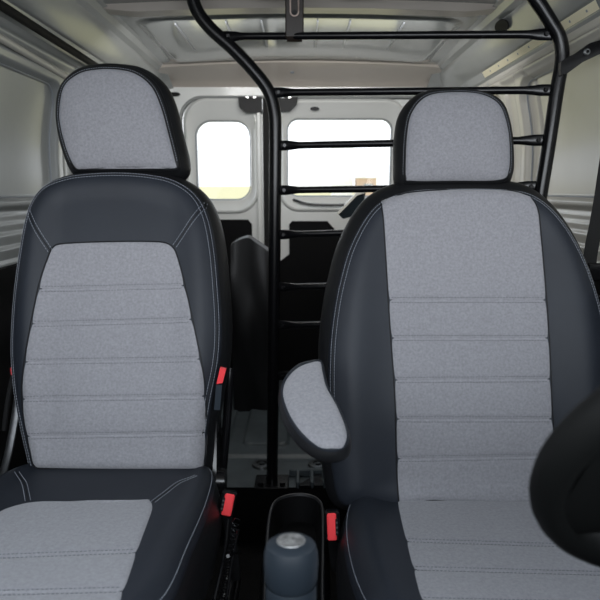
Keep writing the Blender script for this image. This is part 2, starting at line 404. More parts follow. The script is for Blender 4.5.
# ------------------------------------------------------------------ driver seat (right in view)
cxR = .365
right_cfg = dict(cx=cxR, cz=.268, ktop=1.0, recline=17, tilt=7, cush_half=.27, bulge=.020,
  cushion=[(0, .03), (.10, .03), (.20, .02), (.235, -.015), (.25, -.08), (.258, -.20), (.255, -.34), (.235, -.44), (.17, -.485), (0, -.50),
           (-.17, -.485), (-.25, -.44), (-.278, -.34), (-.283, -.20), (-.272, -.08), (-.25, -.015), (-.20, .02), (-.10, .03)],
  cush_insert=[(399, 498), (398, 503), (401, 520), (407, 545), (421, 600), (432, 645), (445, 660), (520, 665), (600, 660), (622, 645), (620, 600), (606, 545), (592, 520), (585, 505), (580, 498), (545, 497), (500, 497), (430, 497)],
  cush_grooves=[((406, 541), (606, 549)), ((414, 569), (614, 577)), ((422, 600), (620, 608))],
  cush_seams=[],
  back=[(460, 189), (507, 190), (532, 196), (553, 212), (572, 238), (588, 272), (600, 312), (607, 355), (609, 400), (605, 445), (596, 485), (590, 503), (560, 509), (470, 509), (380, 509), (347, 506), (337, 496), (332, 470), (329, 430), (328, 385), (329, 345), (333, 310), (339, 280), (349, 247), (366, 216), (384, 200), (412, 191)],
  back_insert=[(383, 200), (400, 195), (415, 192), (460, 189.5), (507, 190.5), (526, 195), (532, 199), (539, 217), (544, 273), (549, 343), (552, 413), (556, 455), (557, 498), (553, 507), (520, 506), (475, 502), (430, 500), (403, 503), (399, 497), (397, 460), (395, 390), (390, 320), (385, 236), (382, 205)],
  back_grooves=[((389, 300), (546, 300)), ((391, 338), (549, 338)), ((394, 380), (551, 379)), ((396, 419), (553, 419)), ((397, 459), (556, 456))],
  back_seams=[],
  head_o=(cxR, 1.345, .97), head_recline=8,
  head=[(453, 91), (482, 93), (501, 102), (509, 122), (512, 147), (511, 172), (500, 183), (455, 184), (412, 184), (404, 180), (403, 160), (404, 133), (409, 111), (425, 95)],
  head_insert=[(453, 92), (481, 94), (499, 104), (507, 123), (510, 147), (509, 170), (500, 180), (455, 181), (412, 181), (406, 177), (405.5, 160), (407, 133), (412, 112), (427, 96)],
)
seatR = thing('car_seat', (cxR, .95, .10), "black leather driver's seat with straight grey suede centre panel and armrest", 'car seat')
bpR, cpR, fbR, fcR = make_seat(seatR, right_cfg)
# armrest, part of the driver's seat
fa = frame_flat((.05, .95, .585), -20)
A = resample(crom(pxpoly(fa, [(319, 361), (322, 362), (324, 372), (328, 387), (338, 405), (346, 424), (349, 438), (345, 448), (333, 452), (318, 449), (301, 437), (289, 420), (282, 402), (281, 388), (286, 376), (297, 366), (309, 362)]), 8, True), 140)
ap = Pad(fa, A, .022, .012, .032, None, bulge=.005, back_in=.028)
ar = ap.build('armrest', seatR, nr=30)
Ai = resample(crom(cp_poly(ap, [(319, 361.5), (321, 363), (323, 373), (327, 388), (337, 406), (344.5, 424), (347, 437), (343, 446), (333, 449), (319, 446), (303, 434), (291, 418), (284, 401), (283, 389), (288, 377), (298, 367.5), (309, 363)]), 6, True), 300)
tag(ap.insert('armrest_pad', ar, Ai, [], lift=.003, step=.003, ncol=50), 'grey suede top pad')
# seat undercarriage
for (root, cx, sg) in ((seatL, cxL, 1), (seatR, cxR, -1)):
    base = MB(); base.box((cx, .92, .10), (.19, .20, .09), bev=.02); base.build('seat_base', 'black', root)
    for sx in (-1, 1):
        rl = MB(); x = cx+sx*.235
        rl.box((x, .93, .035), (.018, .30, .012), bev=.003).box((x, .93, .065), (.012, .28, .022), bev=.004)
        for k in range(9): rl.lathe([(0, .003), (.006, .003), (.006, 0)], (x+sg*.0, .70+k*.055, .088), n=10, mi=1)
        rl.build('seat_rail', ['steel' if False else 'black', 'steel'], root)
    for sx in (-1, 1):       # recliner side plate
        x = cx+sx*(.205 if root is seatL else .225); pl = MB()
        ys = [(1.06, .14), (1.20, .14), (1.25, .30), (1.27, .42), (1.24, .47), (1.20, .44), (1.17, .33), (1.08, .24)]
        pl.prism([(x-.004, y, z) for y, z in ys], (.008, 0, 0))
        pl.lathe([(0, .02), (.028, .018), (.03, 0)], (x+sx*.004, 1.19, .30), ax=(sx, 0, 0), n=24)
        for (y, z) in ((1.10, .18), (1.18, .18), (1.24, .40)): pl.lathe([(0, .006), (.008, .006), (.008, 0)], (x+sx*.004, y, z), ax=(sx, 0, 0), n=6)
        pl.build('side_plate', ['blackgloss', 'steel'], root)
# shiny cover of the recliner lever on the outer side of the passenger seat
lv = MB(); P_ = crom([atY(2, 478, 1.16), atY(8, 455, 1.17), atY(13, 430, 1.185), atY(17, 405, 1.20), atY(19, 388, 1.21)], 6)
lv.tube(P_, .006, n=10, flat=[(1.5, .8)]*len(P_)); lv.build('recliner_lever', 'steel', seatL)
cl = MB()                                 # slide cables and springs on the inner side of the passenger seat
for (a, b, c_) in (((238, 530), (232, 560), (226, 600)), ((228, 520), (224, 555), (214, 600)), ((240, 552), (232, 553), (228, 556))):
    q = crom([atY(*a, 1.02), atY(*b, .95), atY(*c_, .88)], 8); cl.tube(q, .0032, n=8)
q = crom([atY(236, 520, 1.02), atY(229, 560, .95), atY(221, 604, .88)], 30)
sp = [p+np.array((math.cos(i*1.6)*.007, 0, math.sin(i*1.6)*.007)) for i, p in enumerate(q)]; cl.tube(sp, .0014, n=6)
cl.build('slide_cable', ['blackgloss', 'steel'], seatL)
# black post with grey strap beside the passenger backrest
# ------------------------------------------------------------------ buckles
def buckle(px, py, Y, w, h, lean, yaw, label, open_side, stalk_to, group='red belt buckles'):
    c = atY(px, py, Y); root = thing('seat_belt_buckle', c, label, 'buckle', group)
    a = math.radians(lean); up = np.array((math.sin(a), .25, math.cos(a))); up /= np.linalg.norm(up)
    rt = np.cross(np.array((0, 1, 0)), up)*1.0; rt = np.array((math.cos(a)*math.cos(yaw), math.sin(yaw), -math.sin(a))); rt -= up*(rt @ up); rt /= np.linalg.norm(rt)
    nn = np.cross(rt, up)
    R = (rt, up, nn)
    MB().box(c, (w/2+.0035, h/2+.003, .011), R=R, bev=.004).build('housing', 'blackgloss', root)
    f = nn if nn[1] < 0 else -nn
    b = MB(); b.box(c+f*.0105-rt*open_side*w*.08, (w*.42, h/2, .0035), R=R, bev=.0025); b.build('release_button', 'red', root)
    s_ = MB(); s_.box(c+f*.0125+rt*open_side*w*.36, (w*.11, h*.30, .0028), R=R, bev=.001)
    for k in (-.6, 0, .6): s_.box(c+f*.0155+rt*open_side*w*.36+up*h*.30*k, (w*.08, h*.03, .001), R=R, mi=1)
    s_.build('tongue_slot', ['black', 'steel'], root)
    e = np.array(stalk_to); m_ = (c-up*h*.4+e)/2+np.array((0, .01, 0)); q = crom([c-up*h*.4, m_, e], 8)
    MB().tube(q, .011, n=10, flat=[(1, .45)]*len(q)).build('stalk', 'black', root)
    return root
buckle(227.5, 503, 1.06, .024, .044, 12, 0, 'red seat belt buckle beside the inner edge of the left seat cushion', -1, (-.135, 1.07, .14))
buckle(332.5, 525, 1.03, .022, .053, -2, 0, 'red seat belt buckle beside the driver seat under the armrest', 1, (.075, 1.06, .17))
# folded rear-style latch with red tab beside the passenger backrest, on its grey strap
tb = thing('seat_belt_latch', atY(216, 410, 1.16), 'small red tab on a grey strap beside the left backrest', 'latch')
q = [atY(220, 368, 1.155), atY(226, 369.5, 1.155), atY(222.5, 383, 1.155), atY(216.5, 384, 1.155)]; MB().prism(q, (0, .010, 0)).build('red_tab', 'red', tb)
q = [atY(216, 385, 1.158), atY(222, 385, 1.158), atY(220, 410, 1.158), atY(214, 410, 1.158)]; MB().prism(q, (0, .004, 0)).build('strap', 'knob', tb)
q = crom([atY(230, 368, 1.30), atY(229, 385, 1.29), atY(227, 420, 1.275), atY(224, 455, 1.26), atY(222, 480, 1.25)], 8)
MB().tube(q, .0105, n=14).build('guide_post', 'blackgloss', seatL)
tc = thing('seat_belt_latch', atY(13.5, 372, 1.30), 'tiny red tab at the outer edge of the left backrest', 'latch')
MB().box(atY(13.5, 371, 1.26), (.006, .006, .010), bev=.003).build('red_tab', 'red', tc)
q = [atY(13.5, 373, 1.27), atY(8, 400, 1.27), atY(4, 430, 1.27)]; MB().tube(crom(q, 6), .006, n=8).build('strap', 'webbing', tc)
# ------------------------------------------------------------------ partition grille
GY = 1.72; GR = 1.50
gr = thing('partition_grille', tuple(atZ(272, 482, .0)*np.array((1, 0, 0))+np.array((0, GY, 0))), 'black tubular steel ladder guard behind the seats, bent posts and cross rungs', 'partition')
lp = crom([atY(272, 482, GY), atY(273, 400, GY), atY(274, 300, GY), atY(275, 200, GY), atY(275.5, 140, GY), atY(274.5, 112, GY), atY(268, 90, GY), atY(252, 69, GY), atY(232, 48, GY), atY(212, 30, GY), atY(199, 14, GY), atY(193, 0, GY), atY(190, -14, GY)], 8)
MB().tube(lp, .0185, n=24).build('post', 'tube', gr)
rp = crom([atY(x, y, GR) for x, y in ((490, 500), (516, 340), (540, 198), (549.5, 140), (557, 90), (561.5, 65), (562, 50), (558.5, 36), (551, 23), (543, 10), (536, 0), (528, -12))], 8)
MB().tube(rp, .0172, n=24).build('post', 'tube', gr)
def lx(path, y):                     # pixel x of a post at pixel row y (for joining the rungs)
    best = min(path, key=lambda p: abs((300-FPX*((p-CAM) @ Uv)/((p-CAM) @ Fv))-y)); return best
for yl, yr in ((37, 35), (93, 91), (144, 143), (191, 188.5), (237, 232), (283, 277), (328, 321), (372, 365)):
    a = lx(lp, yl); b = lx(rp, yr); n = 41; t = np.linspace(0, 1, n); P_ = a+(b-a)*t[:, None]
    L = np.linalg.norm(b-a); d = np.minimum(t, 1-t)*L; k = 1-sstep(.035, .075, d)
    mb = MB(); mb.tube(P_, np.full(n, .0098), n=16, flat=[(1-.55*x, 1+.45*x) for x in k])
    for (e, sg) in ((a, 1), (b, -1)):
        ee = e+(b-a)/L*sg*.028; mb.lathe([(0, .004), (.005, .004), (.006, 0)], ee+np.array((0, -.006, .0)), ax=(0, -1, 0), n=10)
    mb.build('rung', 'tube', gr)
MB().box(lp[0]+np.array((0, 0, .0)), (.055, .045, .004), bev=.003).lathe([(0, .008), (.010, .008), (.010, 0)], lp[0]+np.array((.035, -.02, .004)), n=6).lathe([(0, .008), (.010, .008), (.010, 0)], lp[0]+np.array((-.035, -.02, .004)), n=6).build('foot_plate', 'tube', gr)
# ceiling hook bracket
GB = 1.672
bk = MB(); c0 = atY(294.5, 14, GB-.005); hw = .025
zb = atY(294, 39, GB)[2]; bk.box((c0[0], GB-.01, (zb+1.515)/2), (hw, .006, (1.515-zb)/2), bev=.003)
q = [np.array((c0[0]+.011*math.cos(t), GB-.020, c0[2]+.028+(.012 if math.sin(t) > 0 else -.026)+.011*math.sin(t))) for t in np.linspace(0, 2*math.pi, 28)]
bk.tube(q+[q[1]], .0022, n=8, mi=1); bk.lathe([(0, .003), (.006, .003), (.006, 0)], (c0[0], GB-.018, c0[2]+.0), ax=(0, -1, 0), n=14, mi=2)
bk.tube([atY(287, 36.5, GB), atY(302, 36.5, GB)], .0145, n=16)
bk.build('ceiling_bracket', [mat('brown_black_metal', (.022, .015, .012), .4), mat('worn_brass', (.62, .50, .44), .4, metal=.3), 'black'], gr)
# side bracket to the right wall
sb = MB(); pts = [atY(x, y, GR-.03) for x, y in ((561, 62), (561, 75), (568, 73), (583, 62), (600, 54), (625, 46), (625, 31), (600, 40), (590, 43), (576, 53), (568, 57))]
sb.prism(pts, (0, .014, 0)); c0 = atY(586.5, 52, GR-.031)
sb.lathe([(0, .005), (.006, .005), (.008, .003), (.008, 0)], c0, ax=(0, -1, 0), n=20, mi=1); sb.lathe([(0, .007), (.004, .007), (.004, .004)], c0, ax=(0, -1, 0), n=6)
sb.build('wall_bracket', ['tube', 'steel'], gr, smooth=30)
# ------------------------------------------------------------------ seat belt at the right
sbelt = thing('seat_belt', atY(590, 262, 1.36), 'black seat belt webbing running down beside the driver seat at right', 'seat belt')
a, b, c_, d_ = atY(622, 62, 1.31), atY(601, 200, 1.36), atY(590, 260, 1.38), atY(585, 330, 1.40)
q = crom([a, b, c_, d_], 10); st_ = MB(); w = np.array((.021, .008, 0))
st_.grid(np.array([q-w, q+w])).grid(np.array([q-w+np.array((0, .0015, 0)), q+w+np.array((0, .0015, 0))])); st_.build('webbing', 'webbing', sbelt)
q = atY(594, 272, 1.37); MB().box(q, (.018, .006, .022), bev=.004).build('belt_guide', 'blackgloss', sbelt)
q = atY(604, 300, 1.36); MB().box(q, (.016, .006, .012), bev=.003).build('belt_tongue', 'chrome', sbelt)
# ------------------------------------------------------------------ steering wheel
WC = np.array((.405, .445, .722)); ph = math.radians(58)
tv = np.array((0, -math.cos(ph), math.sin(ph))); nv = np.array((0, math.sin(ph), math.cos(ph))); xv = np.array((1.0, 0, 0))
sw = thing('steering_wheel', WC, 'black steering wheel seen from the dashboard side, bottom right', 'steering wheel')
def wp(x, t, n=0): return WC+xv*x+tv*t+nv*n
RR = .188
mb = MB(); N = 72; G = []
for i in range(N):
    th = 2*math.pi*i/N; row = []
    for k in range(16):
        f = 2*math.pi*k/16; r = RR+.016*math.cos(f); row.append(wp(r*math.cos(th), r*math.sin(th), .019*math.sin(f)))
    G.append(row)
G.append(G[0]); mb.grid(np.array(G), closed=True); mb.build('rim', 'wheel', sw)
hub = MB(); prof = [(0, -.06), (.06, -.058), (.082, -.045), (.092, -.01), (.085, .015), (.05, .025), (0, .027)]; hub.lathe(prof, WC, ax=nv, n=40); hub.build('hub', 'wheel', sw)
for th in (180, 0, -90):
    a_ = math.radians(th); e = np.array((math.cos(a_), math.sin(a_))); p = np.array((-e[1], e[0])); sp_ = MB()
    rows = []
    for r, wd in (((.06, .09), (.10, .105), (.14, .115), (.165, .095), (.176, .075)) if th != -90 else ((.06, .05), (.10, .04), (.14, .035), (.17, .04), (.186, .05))):
        q = e*r; row = []
        for k in np.linspace(0, 2*math.pi, 20, endpoint=False):
            cc = math.cos(k); ss = math.sin(k); x = q+p*wd*np.sign(cc)*abs(cc)**.5; row.append(wp(x[0], x[1], .011*np.sign(ss)*abs(ss)**.7-.004))
        rows.append(row)
    sp_.grid(np.array(rows), closed=True); sp_.build('spoke', 'wheel', sw)
cs = MB(); rows = []
for n_, wx, wt in ((-.05, .05, .045), (-.07, .085, .06), (-.12, .09, .065), (-.22, .095, .08), (-.42, .09, .08)):
    rows.append([wp(wx*np.sign(math.cos(k))*abs(math.cos(k))**.6, wt*np.sign(math.sin(k))*abs(math.sin(k))**.6-.01, n_) for k in np.linspace(0, 2*math.pi, 28, endpoint=False)])
cs.grid(np.array(rows), closed=True); cs.build('column_shroud', 'wheel', sw)
# ------------------------------------------------------------------ gear lever
KT = atY(291, 543, .58); gl = thing("gear_lever", (KT[0], KT[1], -.188), 'blue-grey gear lever knob with silver top, in front of the console', 'gear lever')
ax = np.array((0, .12, 1.0)); ax /= np.linalg.norm(ax); c0 = KT-ax*.045
MB().lathe([(r*1.13, z*1.05) for r, z in [(.0245, -.002), (.0265, .004), (.0272, .020), (.0268, .033), (.0245, .041), (.020, .0445), (.012, .0455), (0, .046)]], c0, ax=ax, n=40).build('knob', 'knob', gl)
MB().lathe([(r*1.13, z*1.05) for r, z in [(.0262, .0), (.0250, -.002), (.0258, -.005), (.0252, -.03), (.0245, -.07), (.024, -.11)]], c0, ax=ax, n=36).build('lever_sleeve', 'knob', gl)
bt = c0-ax*.115; fl_ = np.array((bt[0], bt[1]-.03, -.188))
MB().tube([bt+ax*.02, (bt+fl_)/2, fl_], .011, n=14).build('lever_shaft', 'black', gl)
MB().lathe([(.05, 0), (.045, .02), (.030, .06), (.022, .09), (.014, .10)], fl_, n=28).build('boot', 'rubber', gl)
bd = MB(); bd.lathe([(.0165, .0477), (.0160, .0486), (0, .0492)], c0, ax=ax, n=32)
bd.build('shift_pattern_badge', mat('silver_badge', (.30, .30, .30), .35, metal=.5, var=.8, vscale=110), gl)
# ------------------------------------------------------------------ centre console tray
tz = .20
O_ = [atZ(x, y, tz) for x, y in ((262, 600), (264, 560), (267, 520), (272, 502), (282, 495), (300, 492), (317, 496), (324, 506), (325, 530), (325, 560), (325, 600))]
O_ = np.array([(p[0], p[1]) for p in O_]); O_ = np.vstack([O_, [(.045, .72), (0, .70), (-.065, .72)]])
OC = resample(crom(O_, 6, True), 120); cc = thing('centre_console', (0, .95, .0), 'black plastic console tray with raised rounded rim between the seats', 'console')
def ring(C, z): return np.array([(p[0], p[1], z) for p in C])
T_ = inset(OC, .008); T2 = inset(OC, .016)
MB().grid(np.array([ring(OC, tz-.02), ring(OC, tz-.004), ring(inset(OC, .003), tz), ring(inset(OC, .006), tz-.001), ring(T_, tz-.006)]), closed=True).build('tray_rim', mat('console_rim', (.022, .022, .024), .35), cc)
w_ = MB(); w_.grid(np.array([ring(T_, tz-.006), ring(T2, tz-.05), ring(inset(OC, .02), tz-.07), OC.mean(0)[None, :].repeat(120, 0)@np.array([[1, 0, 0], [0, 1, 0]])+np.array((0, 0, tz-.072))]), closed=True); w_.build('tray_well', 'trim', cc)
MB().grid(np.array([ring(OC, tz-.02), ring(inset(OC, -.012), tz-.10), ring(inset(OC, -.02), -.18)]), closed=True).build('console_body', 'black', cc)
# ------------------------------------------------------------------ setting: floor
def gridsurf(fn, u, v):
    U_, V_ = np.meshgrid(u, v, indexing='ij'); return fn(U_, V_)
def rrect(x, y, x0, x1, y0, y1, r, soft):
    cx_, cy_, hx, hy = (x0+x1)/2, (y0+y1)/2, (x1-x0)/2-r, (y1-y0)/2-r
    qx, qy = np.abs(x-cx_)-hx, np.abs(y-cy_)-hy
    d = np.hypot(np.maximum(qx, 0), np.maximum(qy, 0))+np.minimum(np.maximum(qx, qy), 0)-r
    return 1-sstep(-soft, soft, d)
def ffloor(x, y):
    z = np.zeros_like(x)
    for x0 in (-.66, -.44, -.215, .02, .24, .46):
        z = z+.012*rrect(x, y, x0, x0+.17, 2.0, 2.75, .03, .006)
    z = z-.010*rrect(x, y, -.7, .7, 1.90, 1.93, .01, .008)
    return np.stack([x, y, z], -1)
fl = MB().grid(gridsurf(ffloor, np.linspace(-.78, .78, 260), np.linspace(1.70, 2.93, 200)))
fl.add([(-.78, 1.70, 0), (.78, 1.70, 0), (.78, 1.70, -.20), (-.78, 1.70, -.20)], [(0, 1, 2, 3)])
fl.m[-1] = 1; struct(fl.build('floor', ['floor', 'trim']))
struct(MB().box((0, .75, -.20), (.80, .95, .01)).build('cab_floor', 'cabfloor'))
for (x, y) in ((262, 465), (318, 465)):
    p = atZ(x, y, .0); bo = MB(); bo.lathe([(.036, 0), (.032, .006), (.018, .008), (.017, .003), (.011, .003)], p, n=28); bo.lathe([(0, .009), (.009, .009), (.010, .003)], p, n=6)
    tag(bo.build('floor_bolt', mat('dark_steel', (.09, .095, .10), .4, metal=.8)), 'round floor bolt '+('left of the guard post foot' if x < 300 else 'right of the guard post, below the armrest'), 'bolt', 'cargo floor bolts')
br = thing('floor_bracket', (.04, 1.66, 0.0), 'thin black metal bracket on the floor right of the guard post foot', 'bracket')
MB().prism([atZ(296, 489, .0), atZ(328, 471, .0), atZ(330, 474, .0), atZ(332, 489, .0)], (0, 0, .012)).build('plate', 'blackgloss', br)
mbk = MB()
for x in (298, 312, 324): mbk.box(atZ(x, 478, .012), (.006, .05, .012), bev=.003)
mbk.box(atZ(310, 472, .014), (.07, .008, .012), bev=.003); mbk.build('rib', 'floor', br)
# ------------------------------------------------------------------ setting: side walls
WX = .78
def wallfn(sg):
    def f(y, z):
        x = np.full_like(y, WX)
        x = x-.07*sstep(1.0, 1.45, z)**1.3                         # tumblehome
        ye, zt = (1.86, 1.265) if sg < 0 else (2.0, 1.30)
        x = x+.028*rrect(y, z, .9, ye, .925, zt, .07, .008)    # large recessed panel
        x = x+.030*rrect(y, z, ye+.17, 2.75, .925, zt, .07, .010)
        x = x-.010*rrect(y, z, .9, ye+.05, .90, zt+.03, .08, .008)
        x = x-.012*rrect(y, z, ye+.12, 2.78, .90, zt+.03, .08, .008)
        x = x-.014*np.exp(-((z-1.325)/.012)**2)                    # bead above
        for zz, a in ((.885, .006), (.862, .008), (.835, .010), (.80, .012), (.765, .008)): x = x-a*sstep(zz+.006, zz-.006, z)*.5
        x = x+.010*np.exp(-((y-1.925)/.008)**2)*(z < 1.33)
        return np.stack([sg*x, y, z], -1)
    return f
def panel_seam(sg, ye, zt, nm):
    f = wallfn(sg); pts = []
    for (cy, cz, a0) in ((ye-.07, zt-.07, 90), (ye-.07, .925+.07, 0)):
        for k in range(13): a_ = math.radians(a0-90*k/12); pts.append((cy+.066*math.cos(a_), cz+.066*math.sin(a_)))
    pts = [(1.1, zt-.004)]+pts+[(1.1, .929)]; pts = resample(pts, 160, closed=False)
    P_ = f(pts[:, 0], pts[:, 1]); P_[:, 0] -= sg*.001; struct(MB().tube(P_, .0028, n=6).build(nm, 'bldg_dark'))
panel_seam(-1, 1.86, 1.265, 'trim_23'); panel_seam(1, 2.0, 1.30, 'trim_24')
ys = np.linspace(1.0, 2.90, 330); zs = np.linspace(.74, 1.385, 260)
for sg, nm in ((-1, 'wall_left'), (1, 'wall_right')):
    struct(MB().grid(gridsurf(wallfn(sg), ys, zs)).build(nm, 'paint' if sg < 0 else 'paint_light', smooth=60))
    # dark lower lining with a wheel-arch step
    def low(y, z, sg=sg): 
        x = .745-.05*sstep(.42, .30, z)*sstep(1.9, 2.0, y)*sstep(2.75, 2.65, y)+.01*np.sin(z*40)*.3; return np.stack([sg*x, y, z], -1)
    struct(MB().grid(gridsurf(low, np.linspace(1.0, 2.92, 120), np.linspace(-.2, .755, 90))).add([(sg*.745, 1.0, .755), (sg*.79, 1.0, .755), (sg*.79, 2.92, .755), (sg*.745, 2.92, .755)], [(0, 1, 2, 3)]).build('trim_1' if sg < 0 else 'trim_2', 'trim', smooth=60))
    # front doors (beside the seats, below the side windows)
    struct(MB().box((sg*.83, .55, .30), (.03, .55, .50), bev=.02).build('door_3' if sg < 0 else 'door_4', 'black'))
    # B pillar above the belt line
    struct(MB().prism([(sg*.80, 1.06, .74), (sg*.80, 1.16, .74), (sg*.735, 1.16, 1.42), (sg*.735, 1.06, 1.42)], (sg*.03, 0, 0)).build('trim_3' if sg < 0 else 'trim_4', 'black'))
# roof rails
def rail(sg, m):
    pr = [(.745, 1.352), (.728, 1.350), (.712, 1.366), (.700, 1.392), (.690, 1.398), (.640, 1.452), (.632, 1.470), (.612, 1.478), (.600, 1.494), (.585, 1.497)]
    Y_ = np.linspace(1.0, 2.80, 60); return MB().grid(np.array([[(sg*x, y, z) for x, z in pr] for y in Y_])).build('trim_5' if sg < 0 else 'trim_6', m, smooth=20)
struct(rail(-1, 'paint')); struct(rail(1, 'paint'))
def online(px, py, X_): d = ray(px, py); return (CAM+d*(X_/d[0]))
for sg, (p, q_), r_, m_, nm in ((-1, ((5, 8), (96, 66)), .0112, 'rubber', 'trim_21'), (-1, ((2, 39), (60, 73)), .010, 'paint_light', 'trim_22')):  # dark bar marks the rail gap, pale bar paints in the bead's highlight
    a, b = online(*p, -.695 if r_ > .0102 else -.722), online(*q_, -.695 if r_ > .0102 else -.722); a = a+(a-b)*.25; b = b+(b-a)*.4
    print('gap', a, b); struct(MB().tube([a, (a+b)/2, b], r_, n=12).build(nm, m_))
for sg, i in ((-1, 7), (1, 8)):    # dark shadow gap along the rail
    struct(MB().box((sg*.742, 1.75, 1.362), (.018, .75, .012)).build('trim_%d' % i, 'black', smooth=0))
# light on the right rail painted as a pale strip, with punched holes, oval plug on the rail
st = MB(); a = np.array((.6985, 0, 1.3895)); b = np.array((.7105, 0, 1.369)); off = np.array((-.004, 0, -.002))
st.add([a+off+(0, 1.45, 0), a+off+(0, 2.30, 0), b+off+(0, 2.30, 0), b+off+(0, 1.45, 0)], [(0, 1, 2, 3)])
m_ = (a+b)/2; n_ = np.array((-.866, 0, -.5))
for k in range(9): st.lathe([(0, .001), (.0035-(k % 3)*.0006, .001), (.0035, 0)], m_+off+n_*.0005+np.array((0, 1.5+k*.09, 0)), ax=n_, n=14, mi=1)
q = np.array((.716, 2.30, 1.36)); st.box((.735, 2.31, 1.30), (.012, .025, .075), bev=.004)
for k in range(3): st.lathe([(0, .001), (.006, .001), (.006, 0)], (.722, 2.31, 1.345-.04*k), ax=(-1, 0, 0), n=14, mi=1)
struct(st.build('trim_9', ['strip', 'bldg_dark'], smooth=0))
nn = np.array((-.73, 0, -.68)); p0 = np.array((.664, 0, 1.425)); d = ray(503, 25); p = CAM+d*(((p0-CAM) @ nn)/(d @ nn)); tt = np.array((0, 1.0, 0)); bb = np.cross(nn, tt)
ov = [p+nn*.004+tt*.050*math.cos(t)+bb*.020*math.sin(t) for t in np.linspace(0, 2*math.pi, 24, endpoint=False)]
tag(MB().prism(ov, nn*.003).build('hole_plug', 'rubber'), 'oval black rubber plug on the right roof rail', 'plug')
# ------------------------------------------------------------------ ceiling
def ceil(x, y):
    z = 1.50+.022*(1-(x/.62)**2)
    z = z-.008*rrect(x, y, -.54, .54, 2.04, 2.62, .05, .010)-.020*np.clip(y-1.95, 0, 1)
    return np.stack([x, y, z], -1)
ce = MB().grid(gridsurf(ceil, np.linspace(-.60, .60, 90), np.linspace(1.0, 2.67, 200)))
struct(ce.build('ceiling', 'paint_roof', smooth=60))
rb = MB()
for x in (-.42, -.25, -.13, .06, .17, .35): rb.box((x, 2.24, 1.484+.022*(1-(x/.62)**2)), (.0022, .18, .003))
struct(rb.build('trim_20', 'bldg_dark', smooth=0))
def bow(Y, hw, dz, m, nm):
    xs = np.linspace(-.60, .60, 50); G = []
    for x in xs:
        z = 1.50+.022*(1-(x/.62)**2); e = sstep(.62, .50, abs(x)); d = dz*float(e)*.6+dz*.4
        yy = Y-.02*(x/.6)**2
        G.append([(x, yy-hw, z), (x, yy-hw*.75, z-d), (x, yy+hw*.75, z-d), (x, yy+hw, z)])
    return struct(MB().grid(np.array(G)).build(nm, m, smooth=25))
bow(1.93, .040, .022, 'paint_warm_bounce', 'trim_10'); bow(1.62, .05, .018, 'paint_roof', 'trim_11'); bow(1.30, .05, .02, 'paint_warm_bounce', 'trim_12')
# lighter pads between the bows
pd = MB()
for x0, x1 in ((-.14, .0), (.11, .24), (-.42, -.30)): pd.box(((x0+x1)/2, 1.76, 1.508), ((x1-x0)/2, .045, .004), bev=.002)
struct(pd.build('trim_13', 'paint_light'))
# rear header, sloping down from the roof to the door tops
hd = MB(); xs = np.linspace(-.68, .66, 80)
G = []
for x in xs:
    zt = 1.486+.022*(1-(x/.62)**2); g = .006*(math.exp(-((x+.355)/.006)**2)+math.exp(-((x-.34)/.006)**2))
    G.append([(x, 2.655-g, zt+.002), (x, 2.66, zt-.010), (x, 2.80+g, 1.455), (x, 2.83, 1.440), (x, 2.845, 1.425)])
hd.grid(np.array(G)); struct(hd.build('wall_back', 'paint_warm_bounce', smooth=30))
pl = MB(); p = np.array((-.035, 2.745, 1.475)); pl.lathe([(0, .006), (.009, .005), (.012, 0)], p, ax=(0, -.35, -.93), n=20)
tag(pl.build('hole_plug', 'bldg_dark'), 'small round grey plug in the header above the rear doors', 'plug')
# corner webs joining header, rails and side walls
for sg in (-1, 1):
    w_ = MB(); w_.add([(sg*.60, 2.64, 1.51), (sg*.74, 2.55, 1.40), (sg*.76, 2.90, 1.36), (sg*.60, 2.845, 1.42)], [(0, 1, 2, 3)])
    w_.add([(sg*.60, 2.845, 1.43), (sg*.76, 2.845, 1.43), (sg*.76, 2.90, .0), (sg*.69, 2.845, .0)], [(0, 1, 2, 3)])
    struct(w_.build('trim_14' if sg < 0 else 'trim_15', 'paint'))
# ------------------------------------------------------------------ rear door frame and doors
DY = 2.86
def X(px, Y=DY, y=160): return atY(px, y, Y)[0]
def Z(py, Y=DY): return atY(300, py, Y)[2]
def rr(x0, x1, z0, z1, r, n=96):
    r = min(r, (x1-x0)/2*.98, (z1-z0)/2*.98); P_ = []
    for (cx_, cz_, a0) in ((x1-r, z1-r, 0), (x0+r, z1-r, 90), (x0+r, z0+r, 180), (x1-r, z0+r, 270)):
        for k in range(n//4):
            a_ = math.radians(a0+90*k/(n//4-1)); P_.append((cx_+r*math.cos(a_), cz_+r*math.sin(a_)))
    return np.array(P_)
def L3(P_, Y): return np.array([(p[0], Y, p[1]) for p in P_])
FX0, FX1, FZ1 = X(182), X(434), Z(97)
of = rr(-.80, .80, -.02, 1.46, .02); op = rr(FX0, FX1, .0, FZ1, .11)
fr_ = MB(); fr_.grid(np.array([L3(of, 2.845), L3(op, 2.845), L3(inset(op, .004), 2.85), L3(inset(op, .006), 2.88)]), closed=True)
struct(fr_.build('trim_16', 'paint_door', smooth=40))
fs = MB(); fs.grid(np.array([L3(inset(op, -.004), 2.843), L3(inset(op, .0), 2.838), L3(inset(op, .007), 2.843), L3(inset(op, .008), 2.87)]), closed=True); struct(fs.build('trim_17', 'paint', smooth=40))
